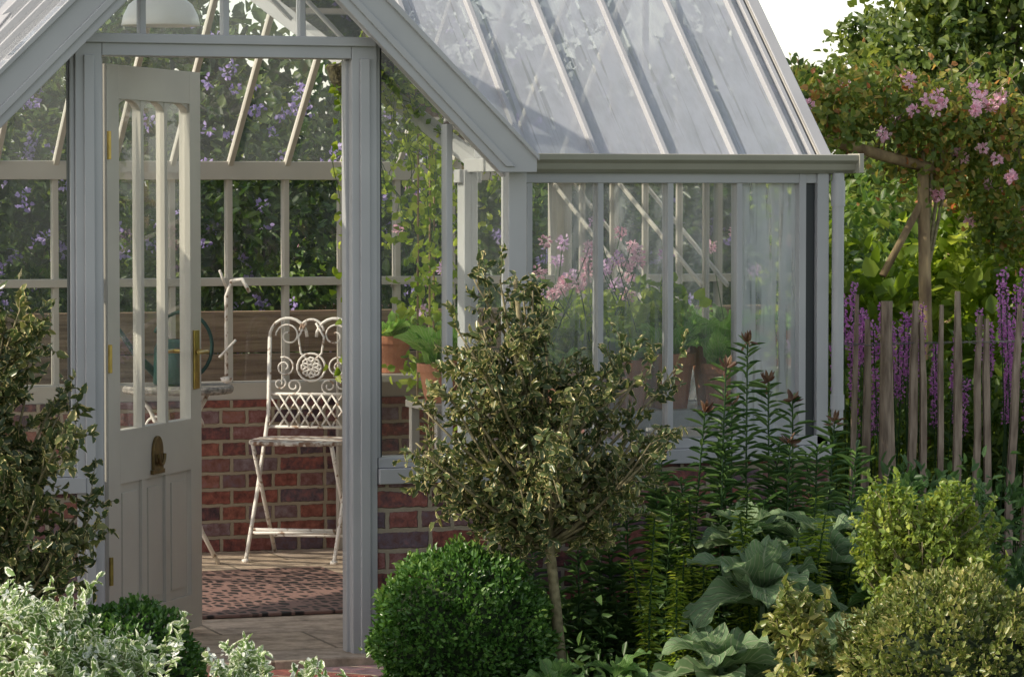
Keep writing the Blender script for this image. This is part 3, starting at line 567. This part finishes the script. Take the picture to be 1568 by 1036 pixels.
# ------------------------------------------------------------ front garden
shrub('holly_tree', (3.95, 10.6, -.16), (3.78, 10.62, 1.36), [(3.86, 10.6, .80, .52, .42, .27), (3.74, 10.6, 1.14, .24, .2, .32), (3.90, 10.6, .58, .32, .3, .16), (4.18, 10.6, .92, .24, .25, .2), (3.62, 10.6, .95, .18, .2, .2)], 100, 10, 10, .034, .020, M_HOLLY, tr=.024, twig=(.06, .15), b0=.40)
shrub('holly_bush', (1.95, 10.5, -.16), (1.93, 10.5, 1.3), [(1.93, 10.5, .85, .34, .36, .40), (1.90, 10.5, 1.2, .25, .25, .24), (2.02, 10.5, .60, .30, .3, .3)], 96, 11, 10, .038, .023, M_HOLLY, tr=.022, twig=(.06, .14), b0=.15)
def ball(name, c, r, n, L, W, mat, core, rough=.06, squash=1, sprigs=0):
    e = empty(name); d = rdir(n)
    ph = R.random(6) * 6
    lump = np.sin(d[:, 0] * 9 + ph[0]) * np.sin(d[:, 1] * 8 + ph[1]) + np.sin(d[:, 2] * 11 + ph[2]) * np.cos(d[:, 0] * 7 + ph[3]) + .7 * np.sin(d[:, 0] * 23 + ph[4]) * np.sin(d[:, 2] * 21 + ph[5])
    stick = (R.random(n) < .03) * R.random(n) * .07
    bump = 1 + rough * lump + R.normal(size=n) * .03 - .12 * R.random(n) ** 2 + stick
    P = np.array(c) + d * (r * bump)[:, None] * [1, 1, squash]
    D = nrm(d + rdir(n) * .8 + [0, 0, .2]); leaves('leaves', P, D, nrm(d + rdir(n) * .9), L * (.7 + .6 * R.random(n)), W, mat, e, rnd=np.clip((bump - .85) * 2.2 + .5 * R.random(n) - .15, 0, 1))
    me = bpy.data.meshes.new('core'); import bmesh; bm = bmesh.new(); bmesh.ops.create_icosphere(bm, subdivisions=3, radius=r * .82); bm.to_mesh(me); bm.free(); me.materials.append(core); o = link(bpy.data.objects.new('dark_core', me), e); o.location = c; o.scale = (1, 1, squash)  # solid dark sphere: the bush's inner shade put into its colour
    b = B(); b.tube([(c[0], c[1], -.16), (c[0], c[1], c[2])], .02, 6); b.obj('stem', BARK, e)
    return e
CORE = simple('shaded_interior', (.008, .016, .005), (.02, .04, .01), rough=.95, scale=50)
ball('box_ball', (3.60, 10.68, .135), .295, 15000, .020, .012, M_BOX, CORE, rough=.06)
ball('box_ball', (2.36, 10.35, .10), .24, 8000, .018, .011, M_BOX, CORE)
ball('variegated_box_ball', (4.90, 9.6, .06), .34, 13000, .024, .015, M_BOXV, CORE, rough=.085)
shrub('golden_box_bush', (5.04, 10.05, -.1), (5.02, 10.05, .6), [(5.03, 10.0, .42, .26, .2, .22), (4.88, 10.0, .52, .12, .1, .17), (5.15, 10.0, .5, .14, .1, .16)], 150, 8, 11, .026, .015, M_BOXY, tr=.012, twig=(.05, .11), b0=.4, upb=1.2)
ws = shrub('white_variegated_shrub', (2.05, 9.8, -.16), (2.05, 9.8, .3), [(1.95, 9.8, .18, .33, .3, .24), (2.22, 9.8, .1, .22, .25, .22)], 60, 7, 13, .040, .021, M_WHITE, tr=.012, twig=(.09, .17), b0=.1, upb=1.2)
tp = [t for t in par_tips[ws.name] if R.random() < .35]; petals(tp, .014, 9, .016, M_WFLOWER, 'white_flowers', ws)
ws = shrub('white_variegated_shrub', (2.68, 9.8, -.16), (2.68, 9.8, .1), [(2.68, 9.8, .06, .26, .2, .15)], 24, 6, 13, .036, .019, M_WHITE, tr=.01, twig=(.08, .14), b0=.1, upb=1.1)
tp = [t for t in par_tips[ws.name] if R.random() < .35]; petals(tp, .014, 9, .016, M_WFLOWER, 'white_flowers', ws)
shrub('pink_tipped_shrub', (4.45, 9.8, -.16), (4.45, 9.8, .3), [(4.45, 9.8, .20, .09, .1, .16)], 14, 6, 9, .04, .022, M_BOXV, tr=.008, twig=(.06, .1), b0=.3, upb=1.2)
def stalks(name, lst, L, W, mat, bud=True, dens=170, tilt=.5):
    e = empty(name); b = B(); P, D, NN, BP = [], [], [], []
    for (x, y, h) in lst:
        lx, ly = R.normal() * .03, R.normal() * .03; z0 = -.16
        pts = [np.array((x + lx * t * t, y + ly * t * t, z0 + (h - z0) * t)) for t in np.linspace(0, 1, 7)]; b.tube(pts, np.linspace(.0055, .003, 7), 5)
        n = int(dens * (h - z0))
        for i in range(n):
            t = .12 + .88 * i / n; a = i * 2.4; p = np.array((x + lx * t * t, y + ly * t * t, z0 + (h - z0) * t))
            P.append(p); D.append((math.cos(a), math.sin(a), tilt * (.4 + t) + R.normal() * .25)); NN.append((R.normal() * .2, R.normal() * .2, 1))
        BP += [pts[-1]] * 10
    b.obj('stems', M_LILY, e); n = len(P); leaves('leaves', P, D, NN, L * (.6 + .6 * R.random(n)), W, mat, e, curl=.3)
    if bud:
        n = len(BP); leaves('flower_buds', np.array(BP), rdir(n) + [0, 0, .7], rdir(n), .05, .014, M_BUD, e)
stalks('lily_plant', [(4.69, 11.0, 1.02), (4.88, 11.2, 1.10), (4.78, 11.1, .88), (5.12, 11.3, .88), (5.2, 11.2, .80), (4.62, 11.1, .86), (4.95, 11.0, .74), (4.5, 11.1, .70), (5.0, 11.25, .95)], .085, .011, M_LILY, dens=110)
stalks('lily_plant', [(4.30 + .07 * i + R.normal() * .03, 11.05 + R.normal() * .08, R.uniform(.45, .76)) for i in range(14)] + [(3.95 + .08 * i, 11.1, R.uniform(.25, .5)) for i in range(7)], .085, .014, M_LILY, bud=False, dens=130)
stalks('spurge_plant', [(4.22 + .06 * i + R.normal() * .03, 10.65 + R.normal() * .1, R.uniform(.22, .55)) for i in range(14)], .045, .007, M_LIME, bud=False, dens=300, tilt=.2)
stalks('spurge_plant', [(4.5 + .06 * i + R.normal() * .03, 10.85 + R.normal() * .1, R.uniform(.35, .62)) for i in range(8)], .045, .007, M_MID, bud=False, dens=300, tilt=.2)
def rosette(name, x, y, z, n, L, W, mat, el=(.2, 1.2)):
    e = empty(name); sp = []
    for i in range(n):
        t = i / n; sp.append(((x + R.normal() * .015, y + R.normal() * .015, z + .02 * i * .3), i * 2.4 + R.normal() * .2, el[0] + (el[1] - el[0]) * t + R.normal() * .1, L * (1.1 - .45 * t) * R.uniform(.85, 1.1), W * (1.1 - .35 * t), R.uniform(.8, 1.5), R.normal() * .15))
    bigleaves('leaves', sp, mat, e)
    b = B(); b.tube([(x, y, -.16), (x, y, z + .05)], .018, 6); b.obj('stem', M_LILY, e)
rosette('mullein_plant', 4.62, 10.45, .22, 17, .32, .15, M_MULL)
rosette('mullein_plant', 4.98, 10.75, .30, 15, .30, .14, M_MULL)
rosette('mullein_plant', 4.75, 10.9, .36, 12, .24, .11, M_MULL)
rosette('mullein_plant', 5.25, 11.0, .34, 12, .27, .12, M_MULL)
rosette('mullein_plant', 4.36, 10.2, .02, 13, .34, .16, M_MULL, el=(.0, 1.1))
rosette('mullein_plant', 4.72, 10.05, .05, 12, .28, .14, M_MULL)
rosette('broadleaf_plant', 5.5, 11.0, .3, 12, .22, .12, M_BROAD)
rosette('broadleaf_plant', 5.75, 11.6, .4, 12, .22, .12, M_BROAD)
rosette('broadleaf_plant', 5.15, 10.5, .2, 11, .20, .12, M_BROAD)
rosette('low_leafy_plant', 3.80, 10.3, -.06, 16, .17, .07, M_BROAD); rosette('low_leafy_plant', 4.05, 10.35, -.04, 14, .17, .07, M_BROAD); rosette('low_leafy_plant', 3.92, 10.15, -.10, 14, .17, .07, M_BROAD)
foliage('groundcover_plants', [(4.6, 11.2, .05, .6, .3, .22), (5.3, 11.2, .12, .5, .4, .25), (4.1, 11.2, .0, .3, .15, .2), (5.9, 11.6, .2, .7, .5, .35), (5.4, 10.4, .0, .6, .5, .2)], 10000, 420, .05, .05, .02, M_LILY)

# ------------------------------------------------------------ fence and right-hand garden
fe = empty('paling_fence'); b = B(); x = 5.80
while x < 9.2:
    w = R.uniform(.024, .042); h = R.uniform(1.06, 1.24); ln = R.normal() * .04; y = 12.6 + R.normal() * .012; lw = w * .6
    ns = 5; vs = []
    for k in range(ns + 1):
        t = k / ns; z = -.16 + (h + .16) * t; cx = x + ln * t + R.normal() * .004; ww = w * (1 - .25 * t) * (1 if k < ns else .55) / 2
        vs += [(cx - ww, y - lw / 2, z), (cx + ww, y - lw / 2 + R.normal() * .003, z), (cx + ww * .8, y + lw / 2, z - (.02 if k == ns else 0)), (cx - ww * .8, y + lw / 2, z)]
    b.add(vs, [(k * 4 + i, k * 4 + (i + 1) % 4, (k + 1) * 4 + (i + 1) % 4, (k + 1) * 4 + i) for k in range(ns) for i in range(4)] + [(ns * 4, ns * 4 + 1, ns * 4 + 2, ns * 4 + 3)])
    x += R.uniform(.06, .085)
for xx in (6.10, 7.6): b.tube([(xx, 12.55, -.16), (xx + .01, 12.55, 1.20)], [.028, .025], 10)
b.obj('pales', STAKE, fe)
b = B()
for z in (1.02, .35):
    for s in (-1, 1): b.tube([(5.78 + .045 * i, 12.6 + s * .028 * math.cos(i * math.pi / 2), z + s * .006 * math.sin(i * 1.9)) for i in range(76)], .0022, 4)
b.obj('wires', WIRE, fe)
pg = empty('rustic_pergola'); b = B()
b.tube([(6.81, 13.6, -.16), (6.82, 13.6, 1.0), (6.80, 13.6, 1.78)], [.032, .03, .026], 10)
b.tube([(6.20, 13.55, 1.92), (6.6, 13.58, 1.82), (7.0, 13.62, 1.73)], [.024, .026, .026], 8); b.tube([(6.60, 13.6, 1.28), (6.80, 13.6, 1.62)], .018, 8)
b.tube([(6.2, 15.0, -.16), (6.2, 15.0, 1.95)], .03, 8); b.tube([(8.0, 14.2, -.16), (8.0, 14.2, 1.95)], .035, 8)
b.tube([(7.35, 14.6, 1.98), (9.2, 14.8, 1.98)], .03, 8); b.tube([(7.35, 14.6, 1.60), (9.2, 14.8, 1.60)], .022, 8); b.tube([(7.45, 14.6, -.16), (7.45, 14.6, 2.1)], .03, 8)
b.obj('poles', POLE, pg, smooth=True)
cr_ = empty('climbing_rose')
RB = [(6.32, 13.6, 2.0, .26, .3, .20), (6.6, 13.7, 2.10, .2, .3, .14), (6.85, 13.6, 1.98, .30, .35, .18), (7.2, 13.8, 1.95, .32, .35, .20), (7.6, 14.1, 1.72, .4, .35, .3), (7.0, 13.7, 1.74, .35, .3, .12), (7.3, 13.8, 1.5, .18, .2, .2)]
foliage('leaves', RB, 9000, 300, .045, .036, .023, M_ROSE, cr_, shell=.1)
P, out, _ = cloud(RB, 80, 80, .02, .9); P[:, 1] -= .12; petals(P, .020, 20, .022, M_PINK, 'rose_blooms', cr_)
b = B(); SP, SD = [], []
for k in range(60):
    s0 = np.array((6.15 + R.random() * 1.6, 13.6 + R.random() * .2, 1.8)); e0 = s0 + np.array((R.normal() * .22, R.normal() * .2, R.uniform(.2, .52))); mm = (s0 + e0) / 2 + [0, 0, .06]; b.tube([s0, mm, e0], [.005, .003, .0015], 4)
    for t in np.linspace(.3, 1, 14):
        SP.append(((1 - t) ** 2 * s0 + 2 * t * (1 - t) * mm + t * t * e0)); SD.append(rdir(1)[0])
leaves('shoot_leaves', SP, SD, rdir(len(SP)), .045, .028, M_ROSE, cr_)
for k in range(4): b.tube([(6.78 + .03 * k, 13.62, -.16), (6.83 - .03 * k, 13.6, .9), (6.8 + .05 * k, 13.6, 1.85)], .009, 5)
b.obj('canes', BARK, cr_)
foliage('hop_hedge', [(6.45, 14.2, .9, .35, .3, .6), (6.9, 14.2, .8, .4, .35, .6), (7.5, 14.2, .9, .5, .35, .7), (8.2, 14.3, .9, .6, .35, .8), (6.2, 14.5, 1.3, .25, .3, .4)], 9500, 330, .07, .075, .055, M_LIME)
foliage('shrubbery', [(6.6, 13.3, .4, .8, .35, .5), (7.6, 13.3, .45, .9, .35, .55)], 10000, 380, .07, .06, .02, M_MID)
ls = empty('loosestrife_plant'); b = B(); C = []
for k in range(60):
    x, y, h = R.uniform(6.0, 7.6), R.uniform(12.7, 13.1), R.uniform(.8, 1.34); x2 = x + R.normal() * .05; b.tube([(x, y, -.16), (x2, y, h)], .003, 4)
    ls_ = R.uniform(.16, .32)
    for t in np.linspace(0, 1, 22): C.append((x2 + (x - x2) * ls_ * t / (h + .16), y, h - ls_ * t))
C = np.array(C); b.obj('stems', M_LILY, ls); petals(C, .013, 6, .013, M_LOOSE, 'flower_spikes', ls)

# ------------------------------------------------------------ behind the greenhouse
b = B()
for i in range(6): b.box(-3, 5.7, 15.60 + (i % 2) * .004, 15.63 + (i % 2) * .004, -.16 + i * .208, .042 + i * .208)
b.obj('timber_board_fence', WOODB, bevel=.004)
def bank(name, x0, x1, y, top, n, mat, L, W, nc=900, ry=.6, cr=.10):
    bl = []; x = x0
    while x < x1:
        t = top * R.uniform(.8, 1.1); bl.append((x, y + R.normal() * .2, t * .5, .55, ry, t * .55)); x += .5
    return foliage(name, bl, n, nc, cr, L, W, mat, shell=.5), bl
_, bl = bank('sweet_pea_hedge', 1.5, 6.0, 16.8, 2.6, 22000, M_DARK, .06, .035, nc=950)
e = empty('sweet_pea_flowers'); P, o_, _ = cloud(bl, 480, 480, .03, .95); P[:, 1] -= .15; petals(P, .028, 11, .026, M_PURPLE, 'blooms', e)
_, bl2 = bank('mixed_shrub_border', 5.5, 9.5, 17.5, 1.75, 15000, M_MID, .07, .04, nc=700)
e = empty('border_flowers'); P, o_, _ = cloud(bl2, 60, 60, .03, .9); petals(P, .04, 12, .035, M_PINK, 'blooms', e)
bank('background_hedge', 0, 16, 22, 2.25, 22000, M_TREE, .10, .06, nc=1300, ry=1.0, cr=.16)
bank('background_hedge', 1, 8, 20, 3.1, 12000, M_DARK, .11, .065, nc=900, ry=.8, cr=.16)
bank('far_hedge', 6, 34, 38, 2.3, 18000, M_TREE, .16, .10, nc=1200, ry=2, cr=.25)
def tree(name, x, y, h, r, n, L, nb=9):
    e = empty(name); b = B(); b.tube([(x, y, -.16), (x + .05, y, h * .4), (x, y, h * .85)], [.16 * r / 1.6, .12 * r / 1.6, .03], 8); bl = []
    for k in range(nb):
        a = k * 2.4; rr = r * R.uniform(.3, .75); z = h * .42 + (h * .5) * (k / nb) + R.normal() * .15; rr *= 1.15 - .6 * (k / nb)
        q = (x + rr * math.cos(a), y + rr * math.sin(a), z); b.tube([(x, y, z - rr * .6), ((x + q[0]) / 2, (y + q[1]) / 2, z - rr * .2), q], [.05, .035, .015], 5)
        s = r * R.uniform(.30, .48); bl.append((*q, s, s, s * .75))
    bl.append((x, y, h * .93, r * .3, r * .3, r * .28)); b.obj('trunk', BARK, e, smooth=True)
    foliage('crown', bl, n, int(n / 26), r * .07, L, L * .62, M_TREE, e, shell=.35)
tree('garden_tree', 13.85, 26, 4.6, 1.35, 17000, .085, 12)
tree('garden_tree', 19.2, 40, 4.0, .95, 5000, .11, 8)
tree('garden_tree', 18.2, 40, 3.4, .6, 2500, .11, 7)
tree('garden_tree', 4.8, 24, 5.5, 1.8, 9000, .11, 10)

# ------------------------------------------------------------ light, world, camera
az = math.atan2(-.86, .06); el = math.radians(34)
sv = Vector((math.sin(az) * math.cos(el), math.cos(az) * math.cos(el), math.sin(el)))
sl = bpy.data.lights.new('sun', 'SUN'); sl.energy = 5; sl.angle = math.radians(.5); sl.color = (1, .89, .71)
so = link(bpy.data.objects.new('sun', sl)); so.rotation_euler = sv.to_track_quat('Z', 'Y').to_euler()
w = bpy.data.worlds.new('World'); sc.world = w; w.use_nodes = True; nt = w.node_tree; nt.nodes.clear()
sky = N(nt, 'ShaderNodeTexSky'); sky.sky_type = 'NISHITA'; sky.sun_disc = False; sky.sun_elevation = el; sky.sun_rotation = az % (2 * math.pi); sky.dust_density = 2; sky.air_density = 1.3; sky.ozone_density = 1
tc = N(nt, 'ShaderNodeTexCoord'); sx = N(nt, 'ShaderNodeSeparateXYZ'); nt.links.new(tc.outputs['Generated'], sx.inputs[0])
mr = N(nt, 'ShaderNodeMapRange'); mr.inputs['From Min'].default_value = .05; mr.inputs['From Max'].default_value = .30; mr.inputs['To Min'].default_value = 2.7; mr.inputs['To Max'].default_value = 1.05; nt.links.new(sx.outputs['Z'], mr.inputs['Value'])
hs = N(nt, 'ShaderNodeHueSaturation'); hs.inputs['Saturation'].default_value = .5; nt.links.new(mr.outputs[0], hs.inputs['Value'])
bg = N(nt, 'ShaderNodeBackground'); bg.inputs[1].default_value = .15; wo = N(nt, 'ShaderNodeOutputWorld'); nt.links.new(sky.outputs[0], hs.inputs['Color']); nt.links.new(hs.outputs[0], bg.inputs[0]); nt.links.new(bg.outputs[0], wo.inputs[0])
cam = bpy.data.cameras.new('camera'); cam.lens = 116.4; cam.sensor_width = 36; cam.clip_end = 3000; cam.clip_start = .1
co = link(bpy.data.objects.new('camera', cam)); co.location = (0, 0, 1.64); co.rotation_euler = (math.radians(90 - 2.46), 0, math.radians(-19.5)); sc.camera = co
